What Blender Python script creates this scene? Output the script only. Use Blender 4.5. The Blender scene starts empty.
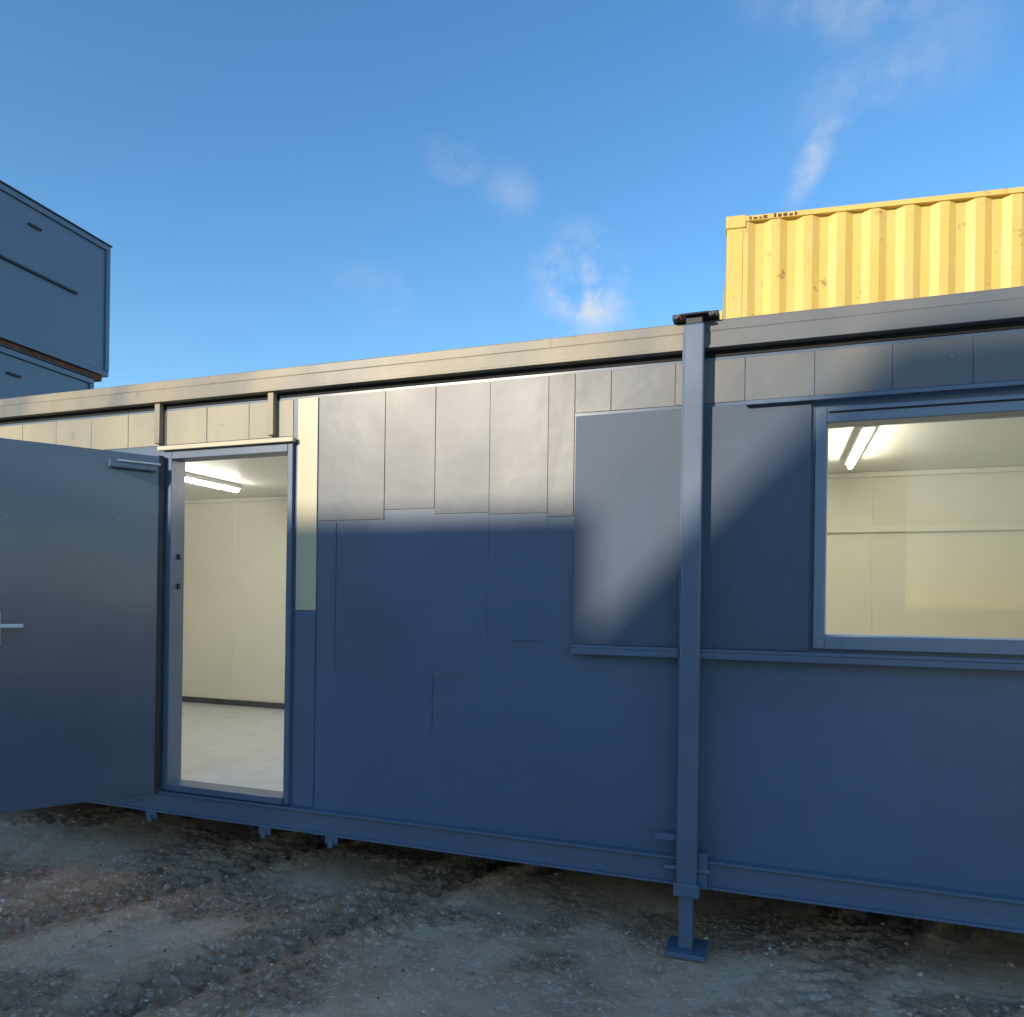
import bpy, bmesh, math, random
from mathutils import Vector, Matrix, noise
random.seed(7)
R = math.radians
scene = bpy.context.scene
scene.view_settings.view_transform = 'Standard'
scene.view_settings.look = 'None'
scene.view_settings.exposure = 0

# ------------------------------------------------------------ materials
def newmat(name):
    m = bpy.data.materials.new(name); m.use_nodes = True
    nt = m.node_tree
    for n in list(nt.nodes): nt.nodes.remove(n)
    out = nt.nodes.new('ShaderNodeOutputMaterial')
    b = nt.nodes.new('ShaderNodeBsdfPrincipled')
    nt.links.new(b.outputs[0], out.inputs[0])
    return m, nt, b

def N(nt, t, **kw):
    n = nt.nodes.new(t)
    for k, v in kw.items(): setattr(n, k, v)
    return n

def noise_tex(nt, co, scale, detail=4, rough=.55, vec_scale=None):
    if vec_scale:
        mp = N(nt, 'ShaderNodeMapping'); mp.inputs['Scale'].default_value = vec_scale
        nt.links.new(co, mp.inputs['Vector']); co = mp.outputs[0]
    n = N(nt, 'ShaderNodeTexNoise'); n.inputs['Scale'].default_value = scale
    n.inputs['Detail'].default_value = detail; n.inputs['Roughness'].default_value = rough
    nt.links.new(co, n.inputs['Vector'])
    return n.outputs['Fac']

def ramp(nt, fac, stops):
    r = N(nt, 'ShaderNodeValToRGB')
    els = r.color_ramp.elements
    while len(els) < len(stops): els.new(.5)
    for e, (p, c) in zip(els, stops):
        e.position = p; e.color = (c[0], c[1], c[2], 1) if not isinstance(c, (int, float)) else (c, c, c, 1)
    nt.links.new(fac, r.inputs[0]); return r.outputs[0]

def mix(nt, fac, a, b, mode='MIX'):
    m = N(nt, 'ShaderNodeMix', data_type='RGBA', blend_type=mode)
    def setin(sock, v):
        if isinstance(v, (tuple, list)): sock.default_value = (v[0], v[1], v[2], 1)
        elif isinstance(v, (int, float)): sock.default_value = v
        else: nt.links.new(v, sock)
    setin(m.inputs[0], fac); setin(m.inputs[6], a); setin(m.inputs[7], b)
    return m.outputs[2]

def paint(name, col, fade_col=None, fade=(.45, .7), fade_amt=.5, rough=(.28, .45), wav=.0, chips=True, streak=.2, spec=.5, rust=0, fdetail=3):
    m, nt, b = newmat(name)
    co = N(nt, 'ShaderNodeTexCoord').outputs['Object']
    big = noise_tex(nt, co, 1.1, 2, .5)
    c = mix(nt, ramp(nt, big, [(.25, 0), (.75, 1)]), tuple(x*.88 for x in col), tuple(min(1, x*1.1) for x in col))
    st = noise_tex(nt, co, 1.0, 4, .65, (14, 14, .6))
    c = mix(nt, ramp(nt, st, [(.45, 0), (.75, streak)]), c, tuple(x*.7+.02 for x in col))
    sc = noise_tex(nt, co, 9, 5, .7, (1, 1, 1.6))
    c = mix(nt, ramp(nt, sc, [(.56, 0), (.76, .26)]), c, tuple(x*1.3+.035 for x in col))
    if fade_col:
        fd = noise_tex(nt, co, 2.0, fdetail, .5, (1.0, 1.0, .4))
        f = ramp(nt, fd, [(fade[0], 0), (fade[1], fade_amt)])
        c = mix(nt, f, c, fade_col)
    if rust:
        rn = noise_tex(nt, co, 12, 5, .75)
        c = mix(nt, ramp(nt, rn, [(.62, 0), (.68, rust)]), c, (.12, .08, .055))
    if chips:
        v = N(nt, 'ShaderNodeTexVoronoi'); v.inputs['Scale'].default_value = 13
        nt.links.new(co, v.inputs['Vector'])
        gate = noise_tex(nt, co, 2.1, 2, .5)
        d = ramp(nt, v.outputs['Distance'], [(.05, 1), (.08, 0)])
        g = ramp(nt, gate, [(.62, 0), (.65, .6)])
        f = mix(nt, 1.0, d, g, 'MULTIPLY')
        c = mix(nt, f, c, (.42, .44, .45))
    nt.links.new(c, b.inputs['Base Color'])
    mr = N(nt, 'ShaderNodeMapRange'); mr.inputs['From Min'].default_value = .3; mr.inputs['From Max'].default_value = .7
    mr.inputs['To Min'].default_value = rough[0]; mr.inputs['To Max'].default_value = rough[1]
    nt.links.new(big, mr.inputs['Value']); nt.links.new(mr.outputs[0], b.inputs['Roughness'])
    b.inputs['Specular IOR Level'].default_value = spec
    w1 = noise_tex(nt, co, 1.8, 0, .4)
    bp1 = N(nt, 'ShaderNodeBump'); bp1.inputs['Strength'].default_value = 1; bp1.inputs['Distance'].default_value = .007
    nt.links.new(w1, bp1.inputs['Height']); last = bp1
    if wav:
        w3 = noise_tex(nt, co, 5.0, 2, .5)
        bp3 = N(nt, 'ShaderNodeBump'); bp3.inputs['Strength'].default_value = 1; bp3.inputs['Distance'].default_value = wav
        nt.links.new(w3, bp3.inputs['Height']); nt.links.new(last.outputs[0], bp3.inputs['Normal']); last = bp3
    w2 = noise_tex(nt, co, 70, 2, .6)
    bp2 = N(nt, 'ShaderNodeBump'); bp2.inputs['Strength'].default_value = .08; bp2.inputs['Distance'].default_value = .001
    nt.links.new(w2, bp2.inputs['Height']); nt.links.new(last.outputs[0], bp2.inputs['Normal'])
    nt.links.new(bp2.outputs[0], b.inputs['Normal'])
    return m

def simple(name, col, rough=.5, metal=0, var=.1, scale=5, bump=0.0):
    m, nt, b = newmat(name)
    co = N(nt, 'ShaderNodeTexCoord').outputs['Object']
    n = noise_tex(nt, co, scale, 3, .6)
    c = mix(nt, ramp(nt, n, [(.3, 0), (.7, 1)]), tuple(x*(1-var) for x in col), tuple(min(1, x*(1+var)) for x in col))
    nt.links.new(c, b.inputs['Base Color'])
    b.inputs['Roughness'].default_value = rough; b.inputs['Metallic'].default_value = metal
    if bump:
        bp = N(nt, 'ShaderNodeBump'); bp.inputs['Distance'].default_value = bump
        n2 = noise_tex(nt, co, scale*12, 3, .6); nt.links.new(n2, bp.inputs['Height']); nt.links.new(bp.outputs[0], b.inputs['Normal'])
    return m

M_blue = paint('blue_paint', (.090, .138, .212), rough=(.26, .36))
M_sheet = paint('blue_paint_mottled', (.095, .12, .15), (.24, .215, .165), (.38, .68), .55, (.36, .46), .0025, fdetail=5)  # greyer blue, mottled with tan by noise
M_fascia = paint('fascia_paint', (.15, .152, .145), (.36, .30, .19), (.35, .6), .75, (.40, .54), rust=.5)
M_fascia_grey = paint('fascia_paint_grey', (.115, .13, .15), (.2, .19, .16), (.45, .7), .5, (.42, .55), rust=.4)
M_trim = paint('trim_paint', (.10, .148, .222), None, rough=(.25, .38), rust=.35)
M_cream_sunlit = paint('cream_sunlit', (.56, .50, .33), (.3, .3, .26), (.5, .8), .5, (.35, .5), chips=False, streak=.1)  # cream stands for direct sun: the lit tone is in the base colour
M_tan_sunlit = paint('tan_sunlit', (.38, .34, .23), (.18, .18, .17), (.4, .7), .6, (.4, .5), chips=False, streak=.3, rust=.3)  # sheets above the door: sunlit tan put into the base colour
M_cream = simple('cream_lining', (.84, .82, .72), .45, 0, .02, 2)
M_ceil = simple('ceiling_white', (.82, .81, .74), .5, 0, .02, 2)
M_floor = simple('grey_vinyl', (.60, .63, .67), .32, 0, .08, 6)
M_dark = simple('dark_recess', (.012, .013, .015), .8, 0, .3)
M_black = simple('black_steel', (.025, .026, .03), .45, .2, .3, 20)
M_steel = simple('galvanised_steel', (.5, .51, .52), .35, .8, .15, 20)
M_white = simple('white_plastic', (.75, .76, .75), .4, 0, .03)
M_skirt = simple('skirting', (.06, .065, .07), .5, 0, .2)
M_rust = simple('rusty_timber', (.16, .065, .035), .85, 0, .5, 12, .01)
M_under = simple('underside', (.02, .02, .02), .9, 0, .3)
M_frame = paint('window_frame_paint', (.17, .22, .29), None, rough=(.25, .35), chips=False)

m, nt, b = newmat('tube_light'); b.inputs['Base Color'].default_value = (1, 1, 1, 1)
b.inputs['Emission Color'].default_value = (1, .96, .86, 1); b.inputs['Emission Strength'].default_value = 74
M_tube = m

m = bpy.data.materials.new('window_glass'); m.use_nodes = True; nt = m.node_tree
for n in list(nt.nodes): nt.nodes.remove(n)
o = N(nt, 'ShaderNodeOutputMaterial'); tr = N(nt, 'ShaderNodeBsdfTransparent'); gl = N(nt, 'ShaderNodeBsdfGlossy')
tr.inputs[0].default_value = (.93, .91, .82, 1); gl.inputs['Roughness'].default_value = .02
fr = N(nt, 'ShaderNodeFresnel'); fr.inputs[0].default_value = 1.5; ms = N(nt, 'ShaderNodeMixShader')
nt.links.new(fr.outputs[0], ms.inputs[0]); nt.links.new(tr.outputs[0], ms.inputs[1]); nt.links.new(gl.outputs[0], ms.inputs[2])
nt.links.new(ms.outputs[0], o.inputs[0]); M_glass = m

m, nt, b = newmat('yellow_container_paint')
co = N(nt, 'ShaderNodeTexCoord').outputs['Object']
c = mix(nt, ramp(nt, noise_tex(nt, co, 1.2, 4, .6), [(.3, 0), (.7, 1)]), (.68, .45, .095), (.76, .53, .13))
st = noise_tex(nt, co, 1.0, 5, .7, (9, 9, .8))
c = mix(nt, ramp(nt, st, [(.48, 0), (.76, .5)]), c, (.62, .52, .30))
rs = noise_tex(nt, co, 7, 6, .75)
c = mix(nt, ramp(nt, rs, [(.61, 0), (.68, .8)]), c, (.3, .14, .04))
nt.links.new(c, b.inputs['Base Color']); b.inputs['Roughness'].default_value = .5
M_yellow = m

# ground
m, nt, b = newmat('muddy_gravel')
co = N(nt, 'ShaderNodeTexCoord').outputs['Object']
at = N(nt, 'ShaderNodeAttribute'); at.attribute_name = 'churn'; churn = at.outputs['Fac']
n1 = noise_tex(nt, co, 1.5, 5, .6); n2 = noise_tex(nt, co, 13, 6, .72); n3 = noise_tex(nt, co, 60, 4, .7)
c = mix(nt, ramp(nt, n1, [(.40, 0), (.60, 1)]), (.58, .335, .205), (.78, .51, .335))
c = mix(nt, ramp(nt, churn, [(.1, 0), (.9, .85)]), c, (.44, .245, .15))
dkn = ramp(nt, n2, [(.36, .75), (.50, 0)])
gate = ramp(nt, churn, [(0, .3), (.8, 1)])
dk = mix(nt, 1.0, dkn, gate, 'MULTIPLY')
c = mix(nt, dk, c, (.15, .082, .052))  # shade of hollows painted in: bump lows darker, most in churned mud
c = mix(nt, ramp(nt, n3, [(.54, 0), (.72, .45)]), c, (.80, .59, .43))
v = N(nt, 'ShaderNodeTexVoronoi'); v.inputs['Scale'].default_value = 65; nt.links.new(co, v.inputs['Vector'])
gp = N(nt, 'ShaderNodeSeparateColor'); nt.links.new(v.outputs['Color'], gp.inputs[0])
c = mix(nt, ramp(nt, gp.outputs[0], [(.88, 0), (.92, .5)]), c, (.82, .67, .53))
nt.links.new(c, b.inputs['Base Color'])
rr = ramp(nt, n1, [(.42, .85), (.60, .42)]); nt.links.new(rr, b.inputs['Roughness'])
b.inputs['Specular IOR Level'].default_value = .25
hsum = mix(nt, .3, n2, n3)
bh = mix(nt, 1.0, hsum, gate, 'MULTIPLY')
bp = N(nt, 'ShaderNodeBump'); bp.inputs['Distance'].default_value = .045; bp.inputs['Strength'].default_value = .9
nt.links.new(bh, bp.inputs['Height'])
nt.links.new(bp.outputs[0], b.inputs['Normal'])
M_ground = m

m, nt, b = newmat('gravel_stone')
gi = N(nt, 'ShaderNodeNewGeometry')
c = ramp(nt, gi.outputs['Random Per Island'], [(0, (.22, .13, .08)), (.5, (.46, .29, .19)), (.85, (.62, .44, .32)), (.96, (.76, .60, .48)), (1, (.85, .75, .65))])
nt.links.new(c, b.inputs['Base Color']); b.inputs['Roughness'].default_value = .85; b.inputs['Specular IOR Level'].default_value = .2
M_stone = m

M_wh = simple('gable_blocker_cladding', (.55, .53, .48), .6, 0, .1)  # facades of the unseen shade blockers
M_br = simple('flat_blocker_render', (.66, .56, .44), .8, 0, .12, 3)

# ------------------------------------------------------------ mesh helpers
def empty(name):
    e = bpy.data.objects.new(name, None); scene.collection.objects.link(e); return e

def add(name, bm, mat, parent=None, bevel=0, mats=None, smooth=False):
    bmesh.ops.recalc_face_normals(bm, faces=bm.faces)
    me = bpy.data.meshes.new(name); bm.to_mesh(me); bm.free()
    for mm in (mats or [mat]): me.materials.append(mm)
    if smooth:
        for p in me.polygons: p.use_smooth = True
    ob = bpy.data.objects.new(name, me); scene.collection.objects.link(ob)
    if parent: ob.parent = parent
    if bevel:
        md = ob.modifiers.new('b', 'BEVEL'); md.width = bevel; md.segments = 2; md.limit_method = 'ANGLE'
    return ob

def bbox(bm, x0, x1, y0, y1, z0, z1, M=None, jit=None):
    vs = []
    for x in (x0, x1):
        for y in (y0, y1):
            for z in (z0, z1):
                p = Vector((x, y, z))
                if jit and y == y0: p.y -= random.random()*jit
                if M: p = M @ p
                vs.append(bm.verts.new(p))
    for f in ((0, 1, 3, 2), (4, 6, 7, 5), (0, 4, 5, 1), (2, 3, 7, 6), (0, 2, 6, 4), (1, 5, 7, 3)):
        bm.faces.new([vs[i] for i in f])

def box(name, x0, x1, y0, y1, z0, z1, mat, parent, bevel=.003, M=None, jit=None):
    bm = bmesh.new(); bbox(bm, x0, x1, y0, y1, z0, z1, M, jit)
    return add(name, bm, mat, parent, bevel)

def cyl(name, p0, p1, r, mat, parent, seg=14):
    p0 = Vector(p0); p1 = Vector(p1); d = p1-p0
    bm = bmesh.new()
    M = Matrix.Translation((p0+p1)/2) @ d.to_track_quat('Z', 'Y').to_matrix().to_4x4()
    bmesh.ops.create_cone(bm, cap_ends=True, segments=seg, radius1=r, radius2=r, depth=d.length, matrix=M)
    return add(name, bm, mat, parent)

# ------------------------------------------------------------ main portable cabin
cab = empty('portable_cabin')
XL, XR, YB = -7.2, 2.6, 2.95
DX0, DX1, DZ1 = -3.504, -2.578, 2.505
WX0, WX1, WZ0, WZ1 = .153, 1.38, 1.406, 2.464
ZT = 2.735
box('front_wall', XL+.1, DX0, 0, .06, .42, ZT, M_blue, cab, 0)
box('front_wall', DX0, DX1, 0, .06, DZ1, ZT, M_blue, cab, 0)
box('front_wall', DX1, WX0, 0, .06, .42, ZT, M_blue, cab, 0)
box('front_wall', WX0, WX1, 0, .06, .42, WZ0, M_blue, cab, 0)
box('front_wall', WX0, WX1, 0, .06, WZ1, ZT, M_blue, cab, 0)
box('front_wall', WX1, XR-.1, 0, .06, .42, ZT, M_blue, cab, 0)
def lining(x0, x1, z0, z1): box('inner_lining', x0, x1, .061, .085, z0, z1, M_cream, cab, 0)
lining(XL+.1, DX0, .45, 2.64); lining(DX0, DX1, DZ1, 2.64); lining(DX1, WX0, .45, 2.64)
lining(WX0, WX1, .45, WZ0); lining(WX0, WX1, WZ1, 2.64); lining(WX1, XR-.1, .45, 2.64)
box('back_wall', XL+.06, XR-.06, YB-.05, YB, .3, ZT, M_blue, cab, 0)
box('back_lining', XL+.1, XR-.1, YB-.09, YB-.052, .45, 2.64, M_cream, cab, 0)
box('end_wall', XL, XL+.06, 0, YB, .3, ZT, M_blue, cab, 0)
box('end_wall', XR-.06, XR, 0, YB, .3, ZT, M_blue, cab, 0)
box('end_lining', XL+.062, XL+.1, .1, YB-.09, .45, 2.64, M_cream, cab, 0)
box('end_lining', XR-.1, XR-.062, .1, YB-.09, .45, 2.64, M_cream, cab, 0)
box('floor', XL+.07, XR-.07, .062, YB-.06, .36, .45, M_floor, cab, 0)
box('underfloor', XL+.07, XR-.07, .03, YB-.06, .32, .358, M_under, cab, 0)
box('ceiling', XL+.07, XR-.07, .062, YB-.06, 2.641, 2.70, M_ceil, cab, 0)
box('roof_deck', XL+.02, XR-.02, .035, YB-.03, 2.76, 2.88, M_fascia, cab, .01)
box('skirting_board', XL+.1, XR-.1, YB-.105, YB-.092, .451, .51, M_skirt, cab, .002)
for i in range(9):
    x = -6.6+i*1.22-.04
    if x < XR-.2:
        box('joint_strip', x-.016, x+.016, YB-.096, YB-.0905, .53, 2.60, M_cream, cab, .001)
box('wall_trunking', -1.2, XR-.1, YB-.12, YB-.0965, 2.17, 2.23, M_cream, cab, .004)
box('coving', XL+.1, XR-.1, YB-.13, YB-.0965, 2.60, 2.6405, M_ceil, cab, .01)
for x, y0, y1 in ((-4.72, .85, 2.1), (.48, 1.05, 2.25), (-2.1, .85, 2.1)):
    box('light_batten', x-.035, x+.035, y0, y1, 2.60, 2.6405, M_white, cab, .004)
    cyl('light_tube', (x, y0+.03, 2.582), (x, y1-.03, 2.582), .016, M_tube, cab, 6)

def sheet(x0, x1, z0, z1, mat=M_sheet, th=.003, jit=.003):
    box('cladding_sheet', x0+.0015, x1-.0015, -th, -.0005, z0, z1, mat, cab, .0015, jit=jit)
sheet(-2.415, -2.0, 2.03, 2.722)
sheet(-2.0, -1.70, 2.08, 2.722)
sheet(-1.70, -1.392, 2.05, 2.722, jit=.002)
sheet(-1.392, -1.08, 2.04, 2.722, jit=.002)
sheet(-1.08, -.945, 2.02, 2.722)
sheet(-1.70, -1.392, 1.20, 2.049, M_blue, th=.0015, jit=.0005)
sheet(-1.392, -1.08, 1.62, 2.039, M_blue, th=.0015, jit=.0005)
edges = [-.945, -.765, -.46, -.147, .147, .455, .755, 1.06, 1.365, 1.67, 1.98, 2.28, 2.49]
for a, c_ in zip(edges[:-1], edges[1:]): sheet(a, c_, 2.525, 2.722)
x = -2.59
ed = []
while x > -7.0: ed.append(x); x -= .305
for c_, a in zip(ed[:-1], ed[1:]): sheet(a, c_, 2.515, 2.722, M_tan_sunlit if c_ > -5.3 else M_sheet)
box('cover_strip', -2.556, -2.424, -.008, -.0006, 1.53, 2.722, M_cream_sunlit, cab, .0015)  # upper length carries the sun patch as cream, cut at its lower edge
box('cover_strip', -2.556, -2.424, -.0075, -.0006, .43, 1.527, M_blue, cab, .0015)
for x, z0, z1 in ((-1.70, .9, 1.198), (-2.30, 1.2, 2.02), (-1.1, 1.40, 1.404)):
    box('weld_seam', x-(.002 if z1-z0 > .1 else .16), x+.002, -.0045, -.0003, z0, z1, M_blue, cab, .001)

for a, c_, mm in ((XL, -.368, M_fascia), (-.366, XR, M_fascia_grey)):
    box('roof_beam', a, c_, -.045, .02, 2.765, 2.845, mm, cab, .004)
    box('roof_capping', a, c_, -.03, .03, 2.847, 2.9, mm, cab, .006)
    box('drip_lip', a, c_, -.056, -.0455, 2.765, 2.778, mm, cab, .002)
box('recess_gap', XL, XR, -.002, .019, 2.737, 2.763, M_dark, cab, 0)
box('back_roof_beam', XL, XR, YB-.02, YB+.04, 2.765, 2.9, M_fascia, cab, .004)
for x in (-2.72, -3.545, -5.2):
    box('beam_bracket', x-.02, x+.02, -.04, -.0075, 2.52 if x > -3.6 else 2.6, 2.764, M_fascia, cab, .003)
box('base_rail', XL, XR, -.03, .03, .30, .41, M_trim, cab, .004)
box('base_rail_flange', XL, XR, -.05, -.0005, .412, .424, M_trim, cab, .002)
box('base_rail_lower_flange', XL, XR, -.048, -.0305, .295, .307, M_trim, cab, .002)
box('back_base_rail', XL, XR, YB-.03, YB+.02, .18, .41, M_trim, cab, .004)
for i in range(20):
    x = XL+.3+i*.5
    box('joist', x, x+.05, .04, YB-.05, .24, .318, M_under, cab, 0)
for x in (-3.55, -2.72, -2.28, -5.0):
    bm = bmesh.new(); bbox(bm, x-.04, x+.04, -.04, -.03, .25, .294); bbox(bm, x-.015, x+.015, -.055, -.0405, .235, .275)
    add('rail_lug', bm, M_trim, cab, .003)

box('door_jamb', DX0, -3.445, -.022, .09, .43, DZ1, M_trim, cab, .003)
box('door_jamb', -2.612, DX1, -.022, .09, .43, DZ1, M_trim, cab, .003)
box('door_head', -3.444, -2.613, -.022, .09, 2.425, DZ1, M_trim, cab, .003)
box('door_head_drip', -3.53, -2.56, -.05, -.0225, 2.475, 2.50, M_cream_sunlit, cab, .002)
box('door_sill', -3.444, -2.613, -.035, .09, .43, .468, M_trim, cab, .003)
box('door_stop', -2.627, -2.6125, .03, .06, .47, 2.42, M_black, cab, .002)
box('keep_plate', -2.6165, -2.6125, -.01, .029, 1.35, 1.5, M_steel, cab, .001)
for z in (1.64, 1.82): box('jamb_latch', -3.4435, -3.43, .031, .05, z, z+.035, M_black, cab, .004)

ang = -R(123.5)
DM = Matrix.Translation((-3.50, -.03, 0)) @ Matrix.Rotation(ang, 4, 'Z')
leaf = empty('door'); leaf.parent = cab
M_leaf = paint('door_paint', (.072, .11, .172), (.12, .14, .17), (.4, .8), .4, (.15, .22), .0, spec=.85)
box('leaf_panel', .005, .875, -.022, .022, .415, 2.435, M_leaf, leaf, .004, M=DM)
box('leaf_edge_channel', .0, .03, -.026, .026, .41, 2.44, M_black, leaf, .003, M=DM)
box('leaf_edge_channel', .86, .885, -.026, .026, .41, 2.44, M_trim, leaf, .003, M=DM)
box('lock_backplate', .80, .835, .0225, .03, 1.32, 1.5, M_steel, leaf, .003, M=DM)
box('lever_handle', .70, .83, .055, .072, 1.415, 1.437, M_white, leaf, .006, M=DM)
box('lever_neck', .81, .828, .03, .056, 1.417, 1.435, M_steel, leaf, .003, M=DM)
box('door_closer', .05, .30, .023, .07, 2.335, 2.385, M_trim, leaf, .008, M=DM)
box('closer_arm', .03, .26, .071, .078, 2.372, 2.384, M_steel, leaf, .002, M=DM)
for z in (.65, 1.42, 2.2):
    c0 = DM @ Vector((-.008, 0.0, z)); cyl('hinge', c0, c0+Vector((0, 0, .11)), .012, M_black, leaf)

box('window_frame', WX0, WX0+.045, -.03, .09, WZ0, WZ1, M_frame, cab, .005)
box('window_frame', WX1-.045, WX1, -.03, .09, WZ0, WZ1, M_frame, cab, .005)
box('window_frame', WX0+.0455, WX1-.0455, -.03, .09, WZ0, WZ0+.06, M_frame, cab, .005)
box('window_frame', WX0+.0455, WX1-.0455, -.03, .09, WZ1-.07, WZ1, M_frame, cab, .005)
box('window_gasket', WX0+.046, WX0+.052, -.005, .03, WZ0+.061, WZ1-.071, M_white, cab, .001)
box('window_gasket', WX0+.053, WX1-.053, -.005, .03, WZ0+.0605, WZ0+.067, M_white, cab, .001)
box('frame_gap', WX0+.05, WX1-.05, -.034, -.0305, WZ1-.028, WZ1-.020, M_dark, cab, .001)
bm = bmesh.new(); vs = [bm.verts.new(p) for p in ((WX0+.04, .02, WZ0+.05), (WX1-.04, .02, WZ0+.05), (WX1-.04, .02, WZ1-.06), (WX0+.04, .02, WZ1-.06))]
bm.faces.new(vs); add('window_pane', bm, M_glass, cab)
M_shut = paint('shutter_paint', (.074, .108, .160), (.10, .12, .15), (.4, .85), .3, (.5, .58), .0, chips=False, spec=.3)
box('sliding_shutter', -.935, .135, -.022, -.013, 1.392, 2.505, M_shut, cab, .002)
box('shutter_track_bottom', -.935, XR-.15, -.06, -.0005, 1.345, 1.375, M_trim, cab, .004)
box('shutter_track_bottom_lip', -.935, XR-.15, -.06, -.05, 1.3755, 1.392, M_trim, cab, .002)
box('shutter_track_top', -.14, XR-.15, -.055, -.0235, 2.492, 2.512, M_trim, cab, .003)

box('leg_column', -.412, -.322, -.105, -.024, .30, 2.868, M_trim, cab, .008)
box('leg_column_flange', -.423, -.412, -.06, -.024, .42, 2.85, M_trim, cab, .002)
box('leg_inner_tube', -.402, -.338, -.095, -.035, .03, .2995, M_trim, cab, .006)
box('leg_foot', -.455, -.275, -.15, .03, .006, .03, M_trim, cab, .004)
box('leg_collar', -.425, -.309, -.118, -.0235, .27, .33, M_trim, cab, .006)
box('leg_bracket', -.52, -.4235, -.06, -.031, .50, .53, M_trim, cab, .004)
box('leg_bracket', -.3215, -.28, -.07, -.031, .30, .46, M_trim, cab, .004)
cyl('leg_pin', (-.47, -.065, .38), (-.27, -.065, .38), .012, M_trim, cab)
box('leg_cap', -.43, -.305, -.12, .02, 2.902, 2.912, M_black, cab, .004)
box('leg_cap_web', -.405, -.33, -.095, -.05, 2.868, 2.903, M_black, cab, .004)
for a, c_ in ((-.47, -.425), (-.315, -.262)):
    box('cap_lug', a, c_, -.07, .0, 2.902, 2.93, M_black, cab, .006)
    cyl('cap_lug_pin', ((a+c_)/2, -.08, 2.915), ((a+c_)/2, .01, 2.915), .009, M_black, cab)
box('leg_column_rear', -.412, -.322, YB+.045, YB+.12, .0, 2.88, M_trim, cab, .008)

# ------------------------------------------------------------ corrugated containers
def container(name, origin, rot, z, L=12.19, W=2.44, H=2.59):
    M = Matrix.Translation((origin[0], origin[1], z)) @ Matrix.Rotation(rot, 4, 'Z')
    e = empty(name)
    def cor(yf, sgn):
        bm = bmesh.new(); pts = []; x = .12; p = .278; d = .036
        while x < L-.12-p:
            pts += [(x, 0), (x+.072, 0), (x+.14, d), (x+.212, d)]; x += p
        pts += [(x, 0), (L-.1, 0)]
        pv = None
        for (px, py) in pts:
            a = bm.verts.new(M @ Vector((px, yf+sgn*py, .12))); b_ = bm.verts.new(M @ Vector((px, yf+sgn*py, H-.05)))
            if pv: bm.faces.new((pv[0], a, b_, pv[1]))
            pv = (a, b_)
        return bm
    add('corrugated_side', cor(.012, 1), M_yellow, e)
    add('corrugated_side', cor(W-.012, -1), M_yellow, e)
    box('top_rail', .1, L-.1, 0, .07, H-.06, H-.012, M_yellow, e, .005, M=M)
    box('top_rail', .1, L-.1, W-.07, W, H-.06, H-.012, M_yellow, e, .005, M=M)
    box('bottom_rail', .1, L-.1, 0, .07, .01, .14, M_yellow, e, .005, M=M)
    box('bottom_rail', .1, L-.1, W-.07, W, .01, .14, M_yellow, e, .005, M=M)
    box('roof', .05, L-.05, .08, W-.08, H-.05, H-.02, M_yellow, e, 0, M=M)
    box('end_wall', .03, .07, .1, W-.1, .1, H-.1, M_yellow, e, 0, M=M)
    box('end_wall', L-.07, L-.03, .1, W-.1, .1, H-.1, M_yellow, e, 0, M=M)
    for xx in (0, L-.15):
        for yy in (0, W-.15):
            box('corner_post', xx+.004, xx+.146, yy+.004, yy+.146, .12, H-.12, M_yellow, e, .005, M=M)
            for zz in (0, H-.118):
                box('corner_casting', xx-.004, xx+.174, yy-.006, yy+.158, zz, zz+.118, M_yellow, e, .01, M=M)
    bm = bmesh.new(); xx = .2
    for k in range(9):
        w = random.choice((.02, .03, .035)); hh = random.choice((.02, .028, .034))
        bbox(bm, xx, xx+w, -.0025, -.0012, H-.052, H-.052+hh, M); xx += w+.016
        if k == 3: xx += .04
    add('stencil_code', bm, M_rust, e)
    return e
RA = math.atan2(.1003, .995)
container('shipping_container', (-.48, 3.59), RA, 2.60)
container('shipping_container', (-.48, 3.59), RA, 0.0)

# ------------------------------------------------------------ stacked cabins on the left
M_far = paint('far_cabin_paint', (.10, .155, .23), None, rough=(.3, .45), chips=False)
def far_cabin(off, z0, z1):
    a = math.atan2(-.997, .075)
    M = Matrix.Translation((-12.2, 7.29, 0)) @ Matrix.Rotation(a, 4, 'Z')
    e = empty('portable_cabin'); L = 9.7; o = off
    box('body', o+.03, o+L-.03, -2.97, -.03, z0+.1, z1-.1, M_far, e, .01, M=M)
    box('roof_edge', o, o+L, -3.0, .01, z1-.099, z1, M_far, e, .01, M=M)
    box('roof_lip', o-.02, o+L+.02, -3.02, .03, z1+.001, z1+.03, M_black, e, .005, M=M)
    box('base_rail', o, o+L, -3.0, 0, z0, z0+.099, M_far, e, .01, M=M)
    box('corner_post', o-.004, o+.09, -.09, .006, z0+.1, z1-.1, M_far, e, .01, M=M)
    box('shutter_track', o+.75, o+5, -.0295, .02, z0+1.30, z0+1.34, M_black, e, .004, M=M)
    box('vent', o+1.5, o+1.75, -.029, .01, z1-.42, z1-.38, M_black, e, .01, M=M)
    if z0 < 1:
        for xx in (o+.8, o+L-.9):
            box('foot', xx, xx+.12, -.2, -.05, 0, z0, M_far, e, .01, M=M)
    else:
        box('timber_packer', o+.1, o+L-.1, -2.9, -.06, z0-.11, z0-.005, M_rust, e, .01, M=M)
far_cabin(0, 5.80, 8.31); far_cabin(.35, 3.05, 5.66); far_cabin(.2, .25, 2.88)

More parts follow.
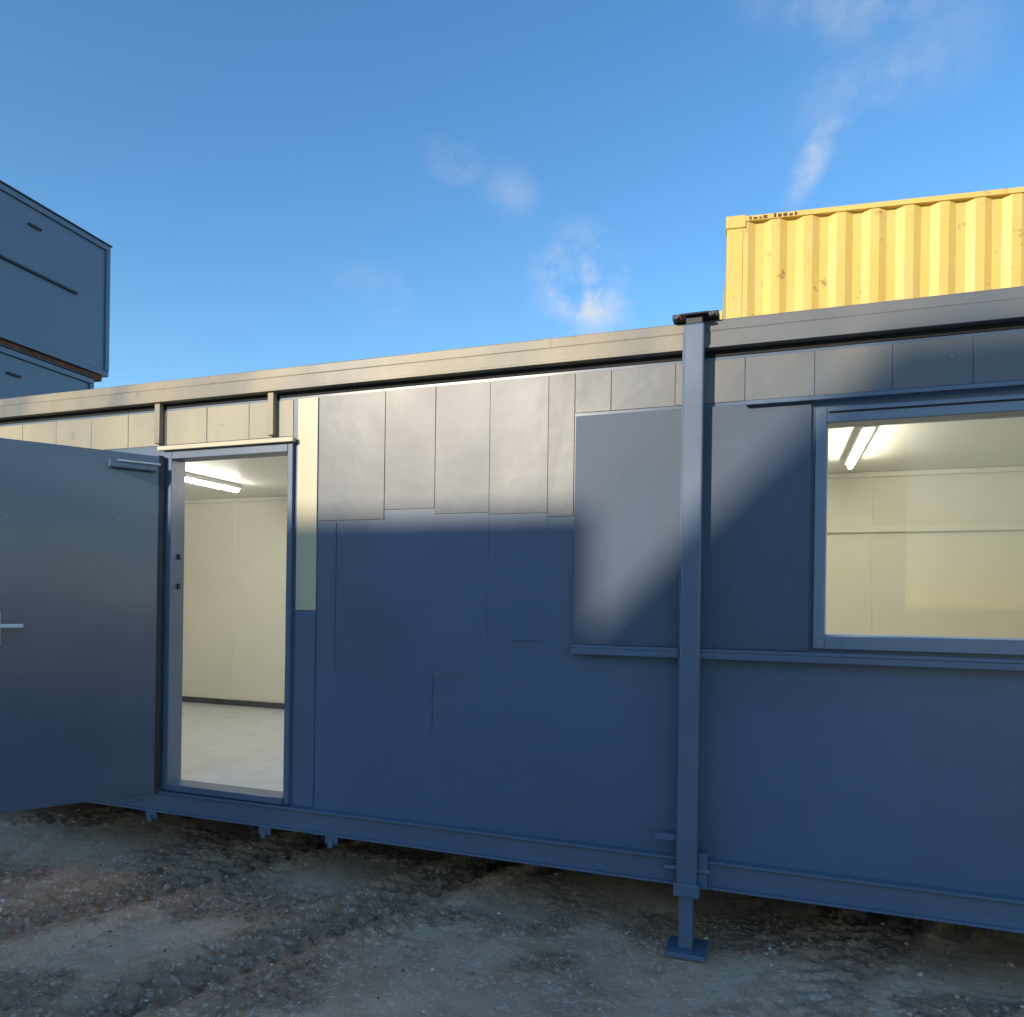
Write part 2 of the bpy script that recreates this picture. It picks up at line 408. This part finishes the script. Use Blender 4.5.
# ------------------------------------------------------------ unseen buildings added behind the photographer, shaped to shade yard and wall
DY = 15.0; YS = -DY; KX = .41/.912; SX = DY*KX; SZ = DY/.912*math.tan(R(17))
def sil(pts, depth):
    bm = bmesh.new()
    f = [bm.verts.new((x, YS, z)) for x, z in pts]; k = [bm.verts.new((x-depth*KX, YS-depth, z)) for x, z in pts]
    bm.faces.new(f); bm.faces.new(k[::-1])
    for i in range(len(pts)):
        j = (i+1) % len(pts); bm.faces.new((f[i], f[j], k[j], k[i]))
    return bm
ob_e = empty('flat_shade_blocker')
add('flat_blocker_walls', sil([(-18.5, 0), (-.84-SX, 0), (-.84-SX, 2.05+SZ), (-18.5, 2.05+SZ)], 8), M_br, ob_e)
for r_ in range(2):
    for k in range(4):
        x0 = -10-k*2.2
        box('blocker_window', x0, x0+1.2, YS+.001, YS+.04, 1.0+r_*2.8, 2.3+r_*2.8, M_black, ob_e, 0)
wh = empty('gable_shade_blocker')
x0 = -1.04-SX
YS -= .004
P = [(x0, 0), (x0+10.5, 0), (x0+10.5, 1.36+SZ), (x0+9.1, 2.74+SZ), (x0+1.50, 2.74+SZ), (x0, 1.24+SZ)]
add('gable_blocker_walls', sil(P, 14), M_wh, wh)
box('blocker_roller_door', x0+3.5, x0+7.5, YS+.001, YS+.06, 0, 4, M_steel, wh, .02)

# ------------------------------------------------------------ ground
def sstep(a, b_, t):
    t = max(0, min(1, (t-a)/(b_-a))); return t*t*(3-2*t)
def hm(x, y, far=False):
    v = .026*noise.noise(Vector((x*.8, y*.8, 0)))+.016*noise.noise(Vector((x*2.3, y*2.3, 4)))
    msk = .4
    if not far:
        msk = .85*sstep(-.12, .22, noise.noise(Vector((x*1.1, y*1.6, 40)))+.25*noise.noise(Vector((x*4.5, y*4.5, 14))))
        n6 = noise.noise(Vector((x*7, y*7, 9)))
        rut = 0
        for px, wd, am in ((-2.25, .12, 1.2), (-3.45, .14, 1.0), (-.1, .12, .4)):
            u = (x-px)*.93-(y+1)*.36 + .04*noise.noise(Vector((x*1.5, y*1.5, 3)))
            if abs(u) < .7:
                g_ = math.exp(-(u/wd)**2)
                v += am*(-.034*g_+.024*math.exp(-((abs(u)-wd*1.6)/(wd*.5))**2))
                v += am*.016*g_*math.sin((y*.9+abs(u)*.8)*62+2.5*n6)
                rut = max(rut, min(1, am)*math.exp(-(u/(wd*2.0))**2))
        msk = max(msk, rut)
        r1 = 1-abs(noise.noise(Vector((x*14, y*14, 2))))*2
        v += (.003+.014*msk)*n6 + (.0015+.016*msk)*noise.noise(Vector((x*17, y*17, 2))) + (.001+.014*msk)*noise.noise(Vector((x*36, y*36, 5))) + .007*msk*r1
    else:
        msk = .3
    v += .10*max(0, min(1, (-x-3.0)/2.5))
    d = math.hypot(x+.36, y+.06)
    if d < .45: v *= min(1, max(.0, (d-.1)/.35))
    return v, msk
def axis(a, b_, st, far):
    xs = []; x = a
    while x <= b_: xs.append(x); x += st
    s = st; y = a; lo = []
    while y > -far: s *= 1.25; y -= s; lo.append(y)
    s = st; y = xs[-1]; hi = []
    while y < far: s *= 1.25; y += s; hi.append(y)
    return lo[::-1]+xs+hi
xs = axis(-6, 2.2, .012, 600); ys = axis(-1.6, .5, .012, 600)
bm = bmesh.new(); lay = bm.verts.layers.float.new('churn'); grid = []
for y in ys:
    row = []
    for x in xs:
        v_, k_ = hm(x, y, x < -7 or x > 3 or y < -3 or y > 1.5)
        q = bm.verts.new((x, y, v_)); q[lay] = k_; row.append(q)
    grid.append(row)
for j in range(len(ys)-1):
    for i in range(len(xs)-1):
        bm.faces.new((grid[j][i], grid[j][i+1], grid[j+1][i+1], grid[j+1][i]))
add('ground', bm, M_ground, None, smooth=True)

ico = bmesh.new(); bmesh.ops.create_icosphere(ico, subdivisions=1, radius=1)
iv = [v.co.copy() for v in ico.verts]; ifc = [[v.index for v in f.verts] for f in ico.faces]; ico.free()
V = []; F = []
for k in range(9500):
    x = random.uniform(-5.6, 2.2); y = random.uniform(-1.95, .6)
    z_, mk = hm(x, y)
    dens = .25+.6*mk+.3*noise.noise(Vector((x*4, y*4, 7)))
    if random.random() > max(0, dens)**1.6*1.1: continue
    r_ = .0035+.010*random.random()**3+(.012 if random.random() < .008 else 0)
    rx = Matrix.Rotation(random.random()*6.3, 3, 'Z') @ Matrix.Rotation(random.random()*.8, 3, 'X')
    sc = Vector((r_*random.uniform(.8, 1.5), r_*random.uniform(.7, 1.1), r_*random.uniform(.45, .8)))
    c0 = Vector((x, y, z_+r_*.1)); n0 = len(V)
    for q in iv:
        jq = q*random.uniform(.75, 1.15)
        V.append(c0 + rx @ Vector((jq.x*sc.x, jq.y*sc.y, jq.z*sc.z)))
    F += [[a+n0 for a in f] for f in ifc]
me = bpy.data.meshes.new('gravel'); me.from_pydata(V, [], F); me.materials.append(M_stone)
g = bpy.data.objects.new('gravel', me); scene.collection.objects.link(g)

# ------------------------------------------------------------ sky with wisps of cloud
w = bpy.data.worlds.new('World'); scene.world = w; w.use_nodes = True; nt = w.node_tree
for n in list(nt.nodes): nt.nodes.remove(n)
out = N(nt, 'ShaderNodeOutputWorld'); bg = N(nt, 'ShaderNodeBackground'); bg.inputs[1].default_value = .15
sky = N(nt, 'ShaderNodeTexSky', sky_type='NISHITA'); sky.sun_disc = False
SUN = Vector((-.41, -.912, 0)).normalized()*math.cos(R(17)); SUN.z = math.sin(R(17))
sky.sun_elevation = R(17); sky.sun_rotation = math.atan2(SUN.x, SUN.y)
sky.air_density = 1.0; sky.dust_density = .2; sky.ozone_density = 2.1
gen = N(nt, 'ShaderNodeTexCoord').outputs['Generated']
tot = None
for az, el, sx, sz, rot, amt in ((-14.3, 22.8, .055, .055, 0, 1.0), (2.2, 29.4, .016, .045, 35, .55), (7.0, 32.5, .10, .04, -15, .22),
                            (5, 37, .10, .035, 10, .28), (-24.5, 30.6, .03, .02, 0, .26), (-20.1, 28.8, .03, .025, 0, .2), (-30, 22, .05, .03, 0, .16)):
    a, e_ = R(az), R(el)
    c0 = (math.sin(a)*math.cos(e_), math.cos(a)*math.cos(e_), math.sin(e_))
    mp = N(nt, 'ShaderNodeMapping', vector_type='TEXTURE'); mp.inputs['Location'].default_value = c0
    mp.inputs['Scale'].default_value = (sx, .2, sz); mp.inputs['Rotation'].default_value = (0, R(rot), 0)
    nt.links.new(gen, mp.inputs['Vector'])
    ln = N(nt, 'ShaderNodeVectorMath', operation='LENGTH'); nt.links.new(mp.outputs[0], ln.inputs[0])
    mr = N(nt, 'ShaderNodeMapRange', interpolation_type='SMOOTHSTEP'); mr.inputs['From Min'].default_value = 0; mr.inputs['From Max'].default_value = 1.5
    mr.inputs['To Min'].default_value = amt; mr.inputs['To Max'].default_value = 0
    nt.links.new(ln.outputs['Value'], mr.inputs['Value'])
    if tot is None: tot = mr.outputs[0]
    else:
        mx = N(nt, 'ShaderNodeMath', operation='MAXIMUM'); nt.links.new(tot, mx.inputs[0]); nt.links.new(mr.outputs[0], mx.inputs[1]); tot = mx.outputs[0]
nz = N(nt, 'ShaderNodeTexNoise'); nz.inputs['Scale'].default_value = 15; nz.inputs['Detail'].default_value = 6; nz.inputs['Roughness'].default_value = .6
nt.links.new(gen, nz.inputs['Vector'])
nr = N(nt, 'ShaderNodeMapRange', interpolation_type='SMOOTHSTEP'); nr.inputs['From Min'].default_value = .32; nr.inputs['From Max'].default_value = .66
nt.links.new(nz.outputs['Fac'], nr.inputs['Value'])
ml = N(nt, 'ShaderNodeMath', operation='MULTIPLY'); nt.links.new(tot, ml.inputs[0]); nt.links.new(nr.outputs[0], ml.inputs[1])
hs = N(nt, 'ShaderNodeHueSaturation'); hs.inputs['Saturation'].default_value = 1.24; hs.inputs['Value'].default_value = 1.7; nt.links.new(sky.outputs[0], hs.inputs['Color'])
mc = mix(nt, ml.outputs[0], hs.outputs[0], (5.4, 5.4, 5.5))
nt.links.new(mc, bg.inputs[0]); nt.links.new(bg.outputs[0], out.inputs[0])

sl = bpy.data.lights.new('sun', 'SUN'); sl.energy = 4.6; sl.angle = R(.7); sl.color = (1, .86, .67)
so = bpy.data.objects.new('sun', sl); scene.collection.objects.link(so)
so.rotation_euler = SUN.to_track_quat('Z', 'Y').to_euler()

# ------------------------------------------------------------ camera
cd = bpy.data.cameras.new('camera'); cd.sensor_width = 36; cd.lens = 740/1024*36; cd.shift_y = 92/1024; cd.clip_end = 3000; cd.clip_start = .05
co_ = bpy.data.objects.new('camera', cd); scene.collection.objects.link(co_)
Mx = Matrix.Translation((0, -3.53, 1.6)) @ Matrix.Rotation(R(19.66), 4, 'Z') @ Matrix.Rotation(R(90), 4, 'X') @ Matrix.Rotation(R(.8), 4, 'Z')
co_.matrix_world = Mx
scene.camera = co_
